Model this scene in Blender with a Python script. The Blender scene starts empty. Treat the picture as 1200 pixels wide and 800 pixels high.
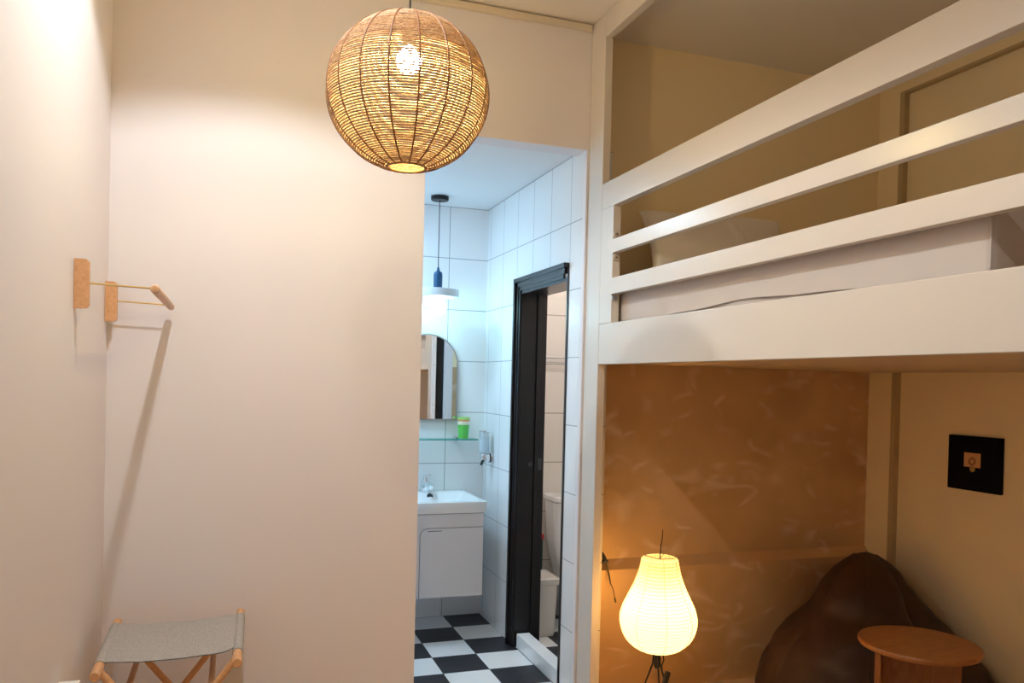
import bpy, bmesh, math, random
from mathutils import Vector, Matrix, noise

random.seed(7)
PI = math.pi
scene = bpy.context.scene
col = scene.collection

# ------------------------------------------------------------------ geometry helpers
class MB:
    """Collects verts / faces of one mesh, in world coordinates."""
    def __init__(self):
        self.v = []; self.f = []
    def add(self, vs, fs):
        n = len(self.v)
        self.v += [tuple(p) for p in vs]
        self.f += [tuple(i + n for i in f) for f in fs]
        return self
    def box(self, x0, x1, y0, y1, z0, z1, bev=0.0, seg=2, rot=None, piv=None):
        bm = bmesh.new()
        bmesh.ops.create_cube(bm, size=1.0)
        c = Vector(((x0+x1)/2, (y0+y1)/2, (z0+z1)/2))
        for q in bm.verts:
            q.co = Vector((q.co.x*(x1-x0), q.co.y*(y1-y0), q.co.z*(z1-z0)))
        if bev > 0:
            bmesh.ops.bevel(bm, geom=list(bm.edges), offset=bev, segments=seg, profile=0.5, affect='EDGES')
        p = Vector(piv) if piv else c
        vs = []
        for q in bm.verts:
            w = q.co + c
            if rot is not None:
                w = rot @ (w - p) + p
            vs.append(w)
        bm.verts.index_update()
        fs = [[q.index for q in f.verts] for f in bm.faces]
        bm.free()
        return self.add(vs, fs)
    def tube(self, pts, r, seg=10, closed=False, caps=True):
        pts = [Vector(p) for p in pts]
        n = len(pts)
        rr = r if isinstance(r, (list, tuple)) else [r]*n
        vs = []; fs = []
        t0 = (pts[1]-pts[0]).normalized()
        up = Vector((0, 0, 1)) if abs(t0.z) < .9 else Vector((1, 0, 0))
        nx = t0.cross(up).normalized()
        for i, p in enumerate(pts):
            a = pts[(i-1) % n] if (i > 0 or closed) else pts[i]
            b = pts[(i+1) % n] if (i < n-1 or closed) else pts[i]
            t = (b-a).normalized()
            nx = (nx - t*nx.dot(t)).normalized()
            ny = t.cross(nx)
            for k in range(seg):
                an = 2*PI*k/seg
                vs.append(p + (nx*math.cos(an)+ny*math.sin(an))*rr[i])
        m = n if closed else n-1
        for i in range(m):
            j = (i+1) % n
            for k in range(seg):
                l = (k+1) % seg
                fs.append((i*seg+k, i*seg+l, j*seg+l, j*seg+k))
        if caps and not closed:
            fs.append(tuple(range(seg-1, -1, -1)))
            fs.append(tuple((n-1)*seg+k for k in range(seg)))
        return self.add(vs, fs)
    def lathe(self, prof, c, seg=32, axis='Z', capb=True, capt=True, fn=None):
        """prof: (radius, height) pairs; axis through c."""
        vs = []; fs = []
        for r, h in prof:
            for k in range(seg):
                a = 2*PI*k/seg
                p = (r*math.cos(a), r*math.sin(a), h)
                if axis == 'Y': p = (p[0], p[2], -p[1])
                if axis == 'X': p = (p[2], p[0], p[1])
                if fn: p = fn(p)
                vs.append((c[0]+p[0], c[1]+p[1], c[2]+p[2]))
        n = len(prof)
        for i in range(n-1):
            for k in range(seg):
                l = (k+1) % seg
                fs.append((i*seg+k, i*seg+l, (i+1)*seg+l, (i+1)*seg+k))
        if capb: fs.append(tuple(range(seg-1, -1, -1)))
        if capt: fs.append(tuple((n-1)*seg+k for k in range(seg)))
        return self.add(vs, fs)
    def loft(self, loops, capb=True, capt=True):
        vs = []; fs = []
        s = len(loops[0])
        for L in loops: vs += list(L)
        for i in range(len(loops)-1):
            for k in range(s):
                l = (k+1) % s
                fs.append((i*s+k, i*s+l, (i+1)*s+l, (i+1)*s+k))
        if capb: fs.append(tuple(range(s-1, -1, -1)))
        if capt: fs.append(tuple((len(loops)-1)*s+k for k in range(s)))
        return self.add(vs, fs)
    def prism(self, poly, y0, y1):
        """polygon in the XZ plane extruded along Y"""
        n = len(poly)
        vs = [(x, y0, z) for x, z in poly] + [(x, y1, z) for x, z in poly]
        fs = [tuple(range(n)), tuple(range(2*n-1, n-1, -1))]
        for i in range(n):
            j = (i+1) % n
            fs.append((i, i+n, j+n, j))
        return self.add(vs, fs)
    def grid(self, fn, nu, nv, closeu=False):
        vs = [fn(i/(nu if closeu else nu-1), j/(nv-1)) for j in range(nv) for i in range(nu)]
        fs = []
        for j in range(nv-1):
            for i in range(nu if closeu else nu-1):
                k = (i+1) % nu
                fs.append((j*nu+i, j*nu+k, (j+1)*nu+k, (j+1)*nu+i))
        return self.add(vs, fs)

def obj(name, mb, m, parent=None, label=None, angle=38):
    me = bpy.data.meshes.new(name)
    me.from_pydata(mb.v, [], mb.f)
    me.validate(); me.update()
    bm = bmesh.new(); bm.from_mesh(me)
    bmesh.ops.recalc_face_normals(bm, faces=bm.faces)
    bm.to_mesh(me); bm.free()
    me.shade_smooth()
    me.set_sharp_from_angle(angle=math.radians(angle))
    me.materials.append(m)
    o = bpy.data.objects.new(name, me)
    col.objects.link(o)
    if parent is not None:
        o.parent = parent
        if parent.type == 'EMPTY':
            o.location = -parent.location
    if angle == 38:
        wn = o.modifiers.new('weighted_normals', 'WEIGHTED_NORMAL'); wn.keep_sharp = True; wn.weight = 60
    if label: o['label'] = label
    return o

def thing(name, label, cat, loc, group=None):
    o = bpy.data.objects.new(name, None)
    o.empty_display_size = .05
    o.location = loc
    col.objects.link(o)
    o['label'] = label; o['category'] = cat
    if group: o['group'] = group
    return o

def tag(o, label, cat, group=None):
    o['label'] = label; o['category'] = cat
    if group: o['group'] = group
    return o

def struct(name, mb, m, parent=None):
    o = obj(name, mb, m, parent)
    if parent is None: o['kind'] = 'structure'
    return o

def rloop(cx, cy, hx, hy, z, r, n=5):
    """rounded rectangle loop"""
    r = min(r, hx*.999, hy*.999)
    L = []
    for (sx, sy, a0) in ((1, 1, 0), (-1, 1, PI/2), (-1, -1, PI), (1, -1, 1.5*PI)):
        for k in range(n+1):
            a = a0 + PI/2*k/n
            L.append((cx+sx*(hx-r)+r*math.cos(a), cy+sy*(hy-r)+r*math.sin(a), z))
    return L

def mloop(x0, x1, y0, y1, z, ra, rb, n=7):
    """rounded rectangle: radius rb at the head end (y1), ra at the foot end (y0)"""
    L = []
    for (cx, cy, r, a0) in ((x1-rb, y1-rb, rb, 0), (x0+rb, y1-rb, rb, PI/2), (x0+ra, y0+ra, ra, PI), (x1-ra, y0+ra, ra, 1.5*PI)):
        for k in range(n+1):
            a = a0 + PI/2*k/n
            L.append((cx+r*math.cos(a), cy+r*math.sin(a), z))
    return L

def eloop(cx, cy, hx, hy, z, n=32, p=2.0):
    L = []
    for k in range(n):
        a = 2*PI*k/n; c = math.cos(a); s = math.sin(a)
        L.append((cx+hx*math.copysign(abs(c)**(2/p), c), cy+hy*math.copysign(abs(s)**(2/p), s), z))
    return L

# ------------------------------------------------------------------ materials
class NT:
    def __init__(self, name):
        self.m = bpy.data.materials.new(name); self.m.use_nodes = True
        self.t = self.m.node_tree; self.t.nodes.clear()
        self.out = self.t.nodes.new('ShaderNodeOutputMaterial')
    def n(self, typ, **kw):
        nd = self.t.nodes.new('ShaderNode'+typ)
        for k, v in kw.items():
            if k.startswith('_'): setattr(nd, k[1:], v)
            else: nd.inputs[k.replace('__', ' ')].default_value = v
        return nd
    def l(self, a, b): self.t.links.new(a, b)
    def math(self, op, a, b=None, c=None):
        nd = self.t.nodes.new('ShaderNodeMath'); nd.operation = op
        for i, x in enumerate((a, b, c)):
            if x is None: continue
            if isinstance(x, (int, float)): nd.inputs[i].default_value = x
            else: self.l(x, nd.inputs[i])
        return nd.outputs[0]
    def coord(self): return self.t.nodes.new('ShaderNodeTexCoord').outputs['Object']
    def xyz(self, c=None):
        s = self.t.nodes.new('ShaderNodeSeparateXYZ'); self.l(c or self.coord(), s.inputs[0]); return s.outputs
    def mapping(self, scale=(1, 1, 1), loc=(0, 0, 0), rot=(0, 0, 0), c=None):
        m = self.t.nodes.new('ShaderNodeMapping')
        m.inputs['Scale'].default_value = scale; m.inputs['Location'].default_value = loc; m.inputs['Rotation'].default_value = rot
        self.l(c or self.coord(), m.inputs['Vector']); return m.outputs[0]
    def noise(self, vec, scale=5, detail=3, rough=.5, dist=0.0):
        n = self.n('TexNoise', Scale=scale, Detail=detail, Roughness=rough, Distortion=dist)
        self.l(vec, n.inputs['Vector']); return n.outputs['Fac']
    def ramp(self, fac, stops):
        r = self.t.nodes.new('ShaderNodeValToRGB'); e = r.color_ramp.elements
        while len(e) < len(stops): e.new(.5)
        for i, (p, c) in enumerate(stops):
            e[i].position = p; e[i].color = (*c, 1)
        self.l(fac, r.inputs[0]); return r.outputs[0]
    def mixc(self, fac, a, b):
        m = self.t.nodes.new('ShaderNodeMix'); m.data_type = 'RGBA'
        for s, x in ((0, fac), (6, a), (7, b)):
            if isinstance(x, (int, float)): m.inputs[s].default_value = x
            elif isinstance(x, tuple): m.inputs[s].default_value = (*x, 1)
            else: self.l(x, m.inputs[s])
        return m.outputs[2]
    def bsdf(self, color=(.8, .8, .8), rough=.5, metal=0.0, bump=None, bstr=.1, bdist=.01, **kw):
        b = self.t.nodes.new('ShaderNodeBsdfPrincipled')
        for k, x in (('Base Color', color), ('Roughness', rough), ('Metallic', metal)):
            if isinstance(x, tuple): b.inputs[k].default_value = (*x, 1)
            elif isinstance(x, (int, float)): b.inputs[k].default_value = x
            else: self.l(x, b.inputs[k])
        for k, v in kw.items():
            b.inputs[k.replace('__', ' ')].default_value = v
        if bump is not None:
            bp = self.n('Bump', Strength=bstr, Distance=bdist); self.l(bump, bp.inputs['Height']); self.l(bp.outputs[0], b.inputs['Normal'])
        return b.outputs[0]
    def done(self, sh):
        self.l(sh, self.out.inputs['Surface']); return self.m

def simple(name, color, rough=.5, metal=0.0, **kw):
    t = NT(name); return t.done(t.bsdf(color, rough, metal, **kw))

def paint(name, c, rough, var=.03, bs=.06):
    t = NT(name); v = t.coord()
    f = t.noise(v, 1.3, 3)
    lo = tuple(x*(1-var) for x in c)
    colr = t.mixc(f, lo, c)
    return t.done(t.bsdf(colr, rough, bump=t.noise(v, 120, 2), bstr=bs, bdist=.002))

def tiles(name, u, uo, us, vs, base, grout, w=.0022):
    """glazed wall tiles; u = 0 / 1 for the X / Y axis across, Z up"""
    t = NT(name); x = t.xyz()
    def line(c, off, size):
        a = t.math('SUBTRACT', c, off); a = t.math('DIVIDE', a, size); a = t.math('FRACT', a)
        a = t.math('SUBTRACT', a, .5); a = t.math('ABSOLUTE', a)
        return t.math('GREATER_THAN', a, .5-w/size)
    g = t.math('MAXIMUM', line(x[u], uo, us), line(x[2], 0.0, vs))
    wav = t.noise(t.coord(), 2.2, 1)
    h = t.math('SUBTRACT', t.math('MULTIPLY', wav, .4), g)
    r = t.math('ADD', t.math('MULTIPLY', g, .5), .16)
    return t.done(t.bsdf(t.mixc(g, base, grout), r, bump=h, bstr=.25, bdist=.004))

def checker(name):
    t = NT(name); x = t.xyz(); S = .2555
    a = t.math('DIVIDE', t.math('SUBTRACT', x[0], 1.082), S)
    b = t.math('DIVIDE', t.math('SUBTRACT', x[1], 4.1), S)
    s = t.math('ADD', t.math('FLOOR', a), t.math('FLOOR', b))
    par = t.math('GREATER_THAN', t.math('ABSOLUTE', t.math('SUBTRACT', t.math('FRACT', t.math('MULTIPLY', s, .5)), .5)), .25)  # 1 when even
    def line(c): return t.math('GREATER_THAN', t.math('ABSOLUTE', t.math('SUBTRACT', t.math('FRACT', c), .5)), .4935)
    g = t.math('MAXIMUM', line(a), line(b))
    v = t.coord()
    gr = t.noise(v, 160, 2)
    black = t.ramp(gr, [(.4, (.006, .006, .009)), (.75, (.05, .05, .06))])
    white = t.mixc(t.noise(v, 3, 2), (.74, .74, .74), (.8, .8, .8))
    c = t.mixc(par, white, black)
    c = t.mixc(g, c, (.03, .03, .035))
    r = t.math('ADD', t.math('MULTIPLY', par, .12), .3)
    bh = t.math('MULTIPLY', gr, par)
    return t.done(t.bsdf(c, r, bump=bh, bstr=.5, bdist=.003))

def wood(name, c0, c1, scale=(1, 12, 12), rough=.45, bstr=.08, sc=6):
    t = NT(name); v = t.mapping(scale)
    n1 = t.noise(v, sc, 4, .6, .6); n2 = t.noise(t.mapping((scale[0]*3, scale[1]*5, scale[2]*5)), sc*2, 2)
    f = t.math('ADD', t.math('MULTIPLY', n1, .7), t.math('MULTIPLY', n2, .3))
    c = t.ramp(f, [(.32, c0), (.68, c1)])
    return t.done(t.bsdf(c, rough, bump=f, bstr=bstr, bdist=.002))

def plaster():
    t = NT('burnished_brown_plaster'); v = t.coord()
    big = t.noise(v, 1.6, 3, .55, .4)
    c = t.ramp(big, [(.3, (.52, .34, .185)), (.7, (.68, .47, .27))])
    def strokes(sc, rot, off):
        n = t.noise(t.mapping((1, 1, 2.2), off, (0, rot, 0)), sc, 1, .4, .35)
        r = t.math('SUBTRACT', 1.0, t.math('MULTIPLY', t.math('ABSOLUTE', t.math('SUBTRACT', n, .5)), 22.0))
        r = t.math('MAXIMUM', r, 0.0)
        sm = t.n('MapRange'); sm.inputs[1].default_value = .55; sm.inputs[2].default_value = .68
        t.l(t.noise(t.mapping((1, 1, 1), off), 5.5, 1), sm.inputs[0])
        return t.math('MULTIPLY', r, sm.outputs[0])
    s = t.math('MAXIMUM', strokes(2.2, 1.0, (0, 0, 0)), t.math('MAXIMUM', strokes(2.0, -.9, (3.1, 2, 5)), strokes(1.8, .2, (7, 1, 2))))
    c2 = t.mixc(t.math('MULTIPLY', s, .42), c, (.92, .80, .66))
    r = t.math('SUBTRACT', .44, t.math('MULTIPLY', s, .14))
    return t.done(t.bsdf(c2, r, .35, bump=t.math('ADD', t.math('MULTIPLY', s, .3), t.noise(v, 30, 2)), bstr=.06, bdist=.004))

def fabric(name, c0, c1, freq=420, rough=.9):
    t = NT(name); x = t.xyz()
    a = t.math('SINE', t.math('MULTIPLY', x[0], freq*2)); b = t.math('SINE', t.math('MULTIPLY', x[1], freq*2))
    w = t.math('MULTIPLY', a, b)
    f = t.math('ADD', t.math('MULTIPLY', t.noise(t.mapping((1, .2, 1)), 260, 2), .8), t.math('MULTIPLY', w, .1))
    return t.done(t.bsdf(t.ramp(f, [(.25, c0), (.6, c1)]), rough, bump=f, bstr=.25, bdist=.002))

def emit(name, c, s):
    t = NT(name); e = t.n('Emission', Strength=s); e.inputs['Color'].default_value = (*c, 1); return t.done(e.outputs[0])

M = {}
M['wall'] = paint('cream_wall_paint', (.805, .77, .785), .6)
M['ceil'] = paint('ceiling_paint', (.86, .81, .74), .7)
M['frame'] = paint('glossy_cream_frame_paint', (.71, .655, .585), .28, .02, .03)
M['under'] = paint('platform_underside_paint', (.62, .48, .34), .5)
M['loftwall'] = paint('cream_loft_paint', (.93, .785, .50), .55)
M['trim'] = paint('trim_paint', (.74, .66, .52), .45)
M['trimdark'] = paint('olive_trim_paint', (.50, .38, .21), .5)
M['plaster'] = plaster()
M['tile_y'] = tiles('white_tile_side', 1, 3.718, .2645, .3355, (.84, .845, .85), (.30, .31, .33))
M['tile_x'] = tiles('white_tile_back', 0, 1.325, .2645, .3355, (.84, .845, .85), (.30, .31, .33))
M['tile_wc'] = tiles('beige_tile_toilet', 0, 1.70, .6, .3355, (.78, .73, .66), (.33, .29, .24), .003)
M['tile_wcs'] = tiles('beige_tile_toilet_side', 1, 3.9, .6, .3355, (.78, .73, .66), (.33, .29, .24), .003)
M['bceil'] = paint('bathroom_ceiling_paint', (.82, .83, .84), .6)
M['checker'] = checker('black_white_floor_tiles')
M['floor'] = wood('wooden_floor', (.50, .33, .18), (.64, .45, .27), (10, 1, 1), .35)
M['darkdoor'] = simple('dark_brown_door_paint', (.006, .0038, .0045), .3)
M['curb'] = paint('white_stone', (.80, .80, .80), .3, .06)
M['beech'] = wood('beech_wood', (.62, .32, .14), (.78, .45, .23), (14, 2, 14), .45)
M['beechbar'] = wood('pale_beech_wood', (.68, .42, .26), (.80, .55, .38), (14, 2, 14), .5)
M['oak'] = wood('orange_oak', (.25, .085, .018), (.40, .155, .036), (5, 16, 3), .33, .08, 3)
M['brass'] = simple('brass', (.80, .58, .24), .25, 1.0)
M['black'] = simple('black_metal', (.012, .012, .013), .4, .3)
M['blackplastic'] = simple('black_plastic', (.014, .013, .012), .45)
M['canvas'] = fabric('grey_canvas', (.36, .345, .33), (.47, .45, .43))
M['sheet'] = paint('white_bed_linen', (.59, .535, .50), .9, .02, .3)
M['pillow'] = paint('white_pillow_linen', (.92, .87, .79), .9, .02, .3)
M['chrome'] = simple('chrome', (.86, .88, .9), .08, 1.0)
M['porc'] = simple('white_porcelain', (.86, .86, .86), .08, 0, Coat__Weight=.4)
M['lacq'] = simple('white_lacquer', (.74, .72, .73), .22)
M['mirror'] = simple('mirror_glass', (.9, .92, .93), .01, 1.0)
M['hole'] = simple('dark_hole', (.02, .03, .035), .3, .4)
def see_through(name, tint, fac, body):
    t = NT(name); tp = t.n('BsdfTransparent'); tp.inputs[0].default_value = (*tint, 1)
    mx = t.n('MixShader', Fac=fac); t.l(tp.outputs[0], mx.inputs[1]); t.l(t.bsdf(body, .06), mx.inputs[2]); return t.done(mx.outputs[0])
M['glass'] = see_through('clear_glass', (.86, .97, .94), .16, (.30, .55, .50))
M['glassedge'] = simple('green_glass_edge', (.05, .34, .29), .15)
M['clear'] = see_through('clear_plastic', (.95, .97, .98), .25, (.75, .80, .84))
M['soap'] = simple('milky_soap', (.78, .84, .86), .3)
M['green'] = simple('green_plastic', (.14, .62, .10), .35)
M['lime'] = simple('lime_plastic', (.45, .78, .22), .35)
M['orange'] = simple('orange_plastic', (.75, .33, .12), .4)
M['cream'] = simple('cream_plastic', (.85, .78, .62), .4)
M['bluesocket'] = simple('dark_blue_metal', (.012, .07, .16), .4, .2)
M['greyshade'] = simple('pale_grey_shade', (.62, .66, .70), .5)
M['bin'] = simple('pale_grey_plastic', (.66, .62, .57), .4)
M['darkgreen'] = simple('dark_green_plastic', (.015, .06, .035), .4)
M['red'] = simple('red_plastic', (.5, .03, .04), .4)
M['white'] = simple('white_plastic', (.86, .84, .80), .35)
M['steel'] = simple('brushed_steel', (.55, .55, .55), .35, 1.0)
M['darksteel'] = simple('dark_steel', (.10, .10, .105), .45, 1.0)
M['capwood'] = simple('pale_cap', (.62, .52, .40), .5)
M['artblack'] = simple('black_frame_lacquer', (.004, .0035, .005), .85, 0, Specular__IOR__Level=.12)
M['paperart'] = paint('tan_art_paper', (.62, .36, .17), .8, .1)
M['ink'] = simple('brown_ink', (.30, .13, .05), .8)
M['gold'] = simple('dull_gold', (.42, .30, .12), .45, .8)
# straw strands of the pendant shade
t = NT('woven_straw')
f = t.noise(t.mapping((14, 14, 150)), 1.6, 2, .6); f2 = t.noise(t.mapping((60, 60, 110)), 2.2, 2)
c = t.ramp(t.math('ADD', t.math('MULTIPLY', f, .5), t.math('MULTIPLY', f2, .5)), [(.36, (.32, .205, .135)), (.5, (.50, .37, .255)), (.62, (.70, .60, .47))])
d = t.n('BsdfDiffuse', Roughness=.6); tr = t.n('BsdfTranslucent'); mx = t.n('MixShader', Fac=.25)
t.l(c, d.inputs[0]); t.l(c, tr.inputs[0]); t.l(d.outputs[0], mx.inputs[1]); t.l(tr.outputs[0], mx.inputs[2])
M['straw'] = t.done(mx.outputs[0])
M['rib'] = simple('brown_rib', (.22, .09, .035), .6)
M['rim'] = simple('straw_rim', (.42, .24, .09), .6)
# washi paper of the lantern
t = NT('washi_paper'); v = t.coord(); c = t.mixc(t.noise(v, 26, 4, .65), (.96, .88, .68), (.99, .94, .80))
d = t.n('BsdfDiffuse', Roughness=.5); tr = t.n('BsdfTranslucent'); mx = t.n('MixShader', Fac=.55)
t.l(c, d.inputs[0]); t.l(c, tr.inputs[0]); t.l(d.outputs[0], mx.inputs[1]); t.l(tr.outputs[0], mx.inputs[2])
M['washi'] = t.done(mx.outputs[0])
M['bamboo'] = simple('bamboo_wire', (.50, .36, .16), .6)
M['thread'] = simple('brown_thread', (.45, .28, .10), .7)
# leather
t = NT('brown_leather'); v = t.coord()
h = t.math('ADD', t.noise(v, 260, 3), t.math('MULTIPLY', t.noise(v, 9, 3, .6, .8), 2.0))
M['leather'] = t.done(t.bsdf(t.mixc(t.noise(v, 3, 2), (.020, .0085, .004), (.042, .018, .007)), .50, bump=h, bstr=.35, bdist=.006))
# lit lamps
M['bulb_warm'] = emit('warm_bulb', (1.0, .77, .31), 500)
M['bulb_lantern'] = emit('lantern_bulb', (1.0, .58, .19), 190)
M['bulb_cool'] = emit('cool_bulb', (.44, .90, 1.0), 22)
M['bulb_wc'] = emit('toilet_bulb', (1.0, .91, .90), 52)

# ------------------------------------------------------------------ key dimensions (metres)
XL = -.472            # left wall
YM, YMB = 3.54, 3.66  # room / bathroom face of the wall with the opening
OX0, OX1, OZ = .797, 1.585, 2.668
ZC = 3.262            # ceiling
XR, YA = 3.43, 3.66   # alcove: right wall, back wall
XB = 1.585            # bathroom side wall
YB = 5.112            # bathroom back wall
ZB = 2.685            # bathroom ceiling
YF = -1.6             # wall behind the viewpoint
BX0 = .05             # bathroom left wall

# ------------------------------------------------------------------ setting
struct('wall_left', MB().box(XL-.12, XL, YF, YM, 0, ZC), M['wall'])
struct('wall_back', MB().box(XL-.12, OX0, YM, YMB, 0, ZC).box(OX0, OX1, YM, YMB, OZ, ZC).box(OX1, 1.64, YM, 3.575, 0, ZC).box(1.64, 1.70, YM+.02, 3.80, 0, ZC), M['wall'])
struct('wall_front', MB().box(XL-.12, XR+.12, YF-.12, YF, 0, ZC), M['wall'])
wr = MB()
wr.box(XR+.03, XR+.15, YF, 3.46, 0, 3.185).box(XR, XR+.15, 3.49, 3.78, 0, ZC).box(XR, XR+.15, YF, 3.49, 3.185, ZC)
wr.box(XR+.03, XR+.15, 3.46, 3.49, 0, 3.185)
struct('wall_right', wr, M['loftwall'])
struct('ceiling', MB().box(XL-.12, XR+.15, YF-.12, 3.80, ZC, ZC+.1), M['ceil'])
struct('floor', MB().box(XL-.12, XR+.15, YF-.12, YM, -.08, 0).box(1.64, XR+.15, YM, 3.80, -.08, 0), M['floor'])
struct('trim_1', MB().box(XL, 1.587, 3.512, YM, 3.226, 3.254, .004), M['trim'])
struct('trim_3', MB().box(XR-.004, XR+.031, 3.458, 3.4905, 0, 1.651, .002), M['trimdark'])
struct('trim_4', MB().box(XR-.004, XR+.031, 3.458, 3.4905, 1.706, 3.1855, .002).box(XR-.004, XR+.031, 1.0, 3.458, 3.17, 3.1855, .002), M['trimdark'])
struct('wall_loft', MB().box(1.70, XR, YA-.02, 3.80, 1.66, ZC), M['loftwall'])
al = MB().box(1.70, XR, YA, 3.80, 0, 1.66)
# lower panel steps forward under a sloped ledge
al.add([(1.655, 3.615, 0), (XR, 3.615, 0), (XR, 3.615, .622), (1.655, 3.615, .622), (1.655, 3.66, .668), (XR, 3.66, .668), (1.655, 3.66, 0), (XR, 3.66, 0)],
       [(0, 1, 2, 3), (3, 2, 5, 4), (0, 3, 4, 6), (1, 7, 5, 2)])
struct('wall_alcove', al, M['plaster'])
# bathroom shell
struct('wall_bathroom_back', MB().box(BX0-.1, XB, YB, YB+.1, 0, ZB), M['tile_x'])
DY0, DY1, DZ = 3.736, 4.42, 2.075      # doorway to the toilet
struct('wall_bathroom_side', MB().box(XB, XB+.15, 3.575, DY0, 0, ZB).box(XB, XB+.15, DY1, YB+.1, 0, ZB).box(XB, XB+.15, DY0, DY1, DZ, ZB), M['tile_y'])
struct('wall_bathroom_left', MB().box(BX0-.1, BX0, YMB, YB, 0, ZB), M['tile_y'])
struct('ceiling_bathroom', MB().box(BX0-.1, 2.95, YMB, YB+.1, ZB, ZB+.08), M['bceil'])
struct('floor_bathroom', MB().box(BX0-.1, XB+.15, YM, YB, -.08, 0), M['checker'])
# toilet room beyond the doorway
struct('floor_toilet', MB().box(XB+.15, 2.9, 3.80, YB, -.08, 0), M['checker'])
struct('wall_toilet_back', MB().box(XB+.15, 2.9, YB, YB+.1, 0, ZB), M['tile_wc'])
struct('wall_toilet_side', MB().box(2.8, 2.9, 3.90, YB, 0, ZB), M['tile_wcs'])
struct('wall_toilet_front', MB().box(XB+.15, 2.9, 3.80, 3.90, 0, ZB), M['tile_wc'])
struct('trim_2', MB().box(1.592, 1.672, DY0+.014, 4.39, 0, .085, .006), M['curb'])

# doorway casing and lining
door = thing('door_1', 'dark brown moulded door frame of the toilet doorway', 'door frame', (XB, 4.1, 0)); door['kind'] = 'structure'
def casing_profile():
    cs = MB()
    a0, a1, top = 3.722, 4.488, 2.155
    for (w0, w1, d) in ((0.0, .024, .030), (.020, .052, .018), (.048, .074, .012)):
        x0 = XB - d
        if w0 == 0: cs.box(XB-.006, XB+.002, a0, a0+.0155, 0, top-.001, .001)
        cs.box(x0, XB+.002, a1-w1, a1-w0, 0, top-w0, .003)
        cs.box(x0, XB+.002, a0+max(w0, .001), a1-w0, top-w1, top-w0, .003)
    return cs
obj('casing', casing_profile(), M['darkdoor'], door)
obj('lining', MB().box(XB-.004, XB+.158, DY1-.012, DY1+.01, 0, DZ).box(XB-.004, XB+.158, DY0-.01, DY0+.004, 0, DZ).box(XB-.004, XB+.158, DY0, DY1, DZ-.012, DZ+.01)
    .box(XB+.095, XB+.118, DY1-.026, DY1-.01, 0, DZ-.01, .003), M['darkdoor'], door)
lp = obj('strike_plate', MB().box(XB+.121, XB+.145, DY1-.0135, DY1-.011, 1.035, 1.105, .0008).lathe([(.014, -.0018), (.014, .0018)], (XB+.075, DY1-.0135, 1.07), 20, 'Y'), M['darksteel'], door, 'steel strike plate')

# ------------------------------------------------------------------ loft bed
PX, PT = 1.595, .038
bed = thing('loft_bed', 'cream painted built-in loft bed with slatted guard rail', 'loft bed', (PX, 2.2, 0))
Y0L, YP, YE = .75, 3.382, 3.537
obj('post', MB().box(PX, PX+PT, YP+.0015, YE, 0.001, ZC-.002, .003), M['frame'], bed)
obj('post', MB().box(PX, PX+PT, Y0L-.16, Y0L-.0015, 0.001, ZC-.002, .003), M['frame'], bed)
obj('header_beam', MB().box(PX, PX+PT, Y0L, YP, 3.147, ZC-.002, .003), M['frame'], bed)
obj('top_rail', MB().box(PX, PX+PT, Y0L, YP, 2.351, 2.471, .004), M['frame'], bed)
obj('middle_rail', MB().box(PX-.002, PX+.028, Y0L+.02, 3.274, 2.138, 2.199, .003), M['frame'], bed)
obj('lower_rail', MB().box(PX-.002, PX+.028, Y0L+.02, 3.274, 1.953, 2.026, .003), M['frame'], bed)
obj('side_board', MB().box(PX, PX+PT, Y0L, YP, 1.640, 1.826, .004), M['frame'], bed)
obj('rail_stile', MB().box(PX, PX+PT, 3.258, YP, 1.826, 2.351, .002), M['frame'], bed)
obj('rail_stile', MB().box(PX, PX+PT, Y0L, Y0L+.12, 1.826, 2.351, .002), M['frame'], bed)
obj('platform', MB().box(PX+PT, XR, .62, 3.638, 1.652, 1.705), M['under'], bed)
for (zc, m, lb) in ((2.222, 'capwood', None), (2.118, 'capwood', None), (1.936, 'steel', 'grey plug on the end of the guard rail')):
    bc = obj('bolt_cap', MB().lathe([(.013, 0), (.0135, -.004), (.011, -.009), (.004, -.0095)], (PX+.014, 3.259, zc), 20, 'Y'), M[m], bed, lb)
    if m == 'capwood':
        obj('screw_socket', MB().lathe([(.0035, 0), (.0035, -.0015)], (PX+.016, 3.2495, zc), 12, 'Y'), M['blackplastic'], bc)

# ------------------------------------------------------------------ mattress, sheet, pillow
MX0, MX1, MY0, MY1 = 1.657, 3.20, 1.400, 3.345
def soft_box(x0, x1, y0, y1, z0, z1, r, wob=0.0, n=8):
    cx, cy, hx, hy = (x0+x1)/2, (y0+y1)/2, (x1-x0)/2, (y1-y0)/2
    L = []
    prof = [(0, r*.6), (.03, r*.2), (.08, 0)] + [(q, 0) for q in (.25, .45, .6, .75)] + [(.86, r*.05), (.93, r*.3), (.975, r*.75), (1, r*1.6)]
    for tt, ins in prof:
        z = z0+(z1-z0)*tt
        lp = mloop(x0+ins, x1-ins, y0+ins, y1-ins, z, .016, .085, n)
        L.append(lp)
    return L
mat_root = thing('mattress', 'white mattress on the loft bed behind the guard rail', 'mattress', ((MX0+MX1)/2, (MY0+MY1)/2, 1.705))
obj('mattress_body', MB().loft(soft_box(MX0, MX1, MY0, MY1, 1.706, 2.034, .022)), M['sheet'], mat_root)
pipe = mloop(MX0, MX1, MY0, MY1, 1.735, .016, .085)
obj('piping', MB().tube(pipe, .004, 6, closed=True), M['sheet'], mat_root)
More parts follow.
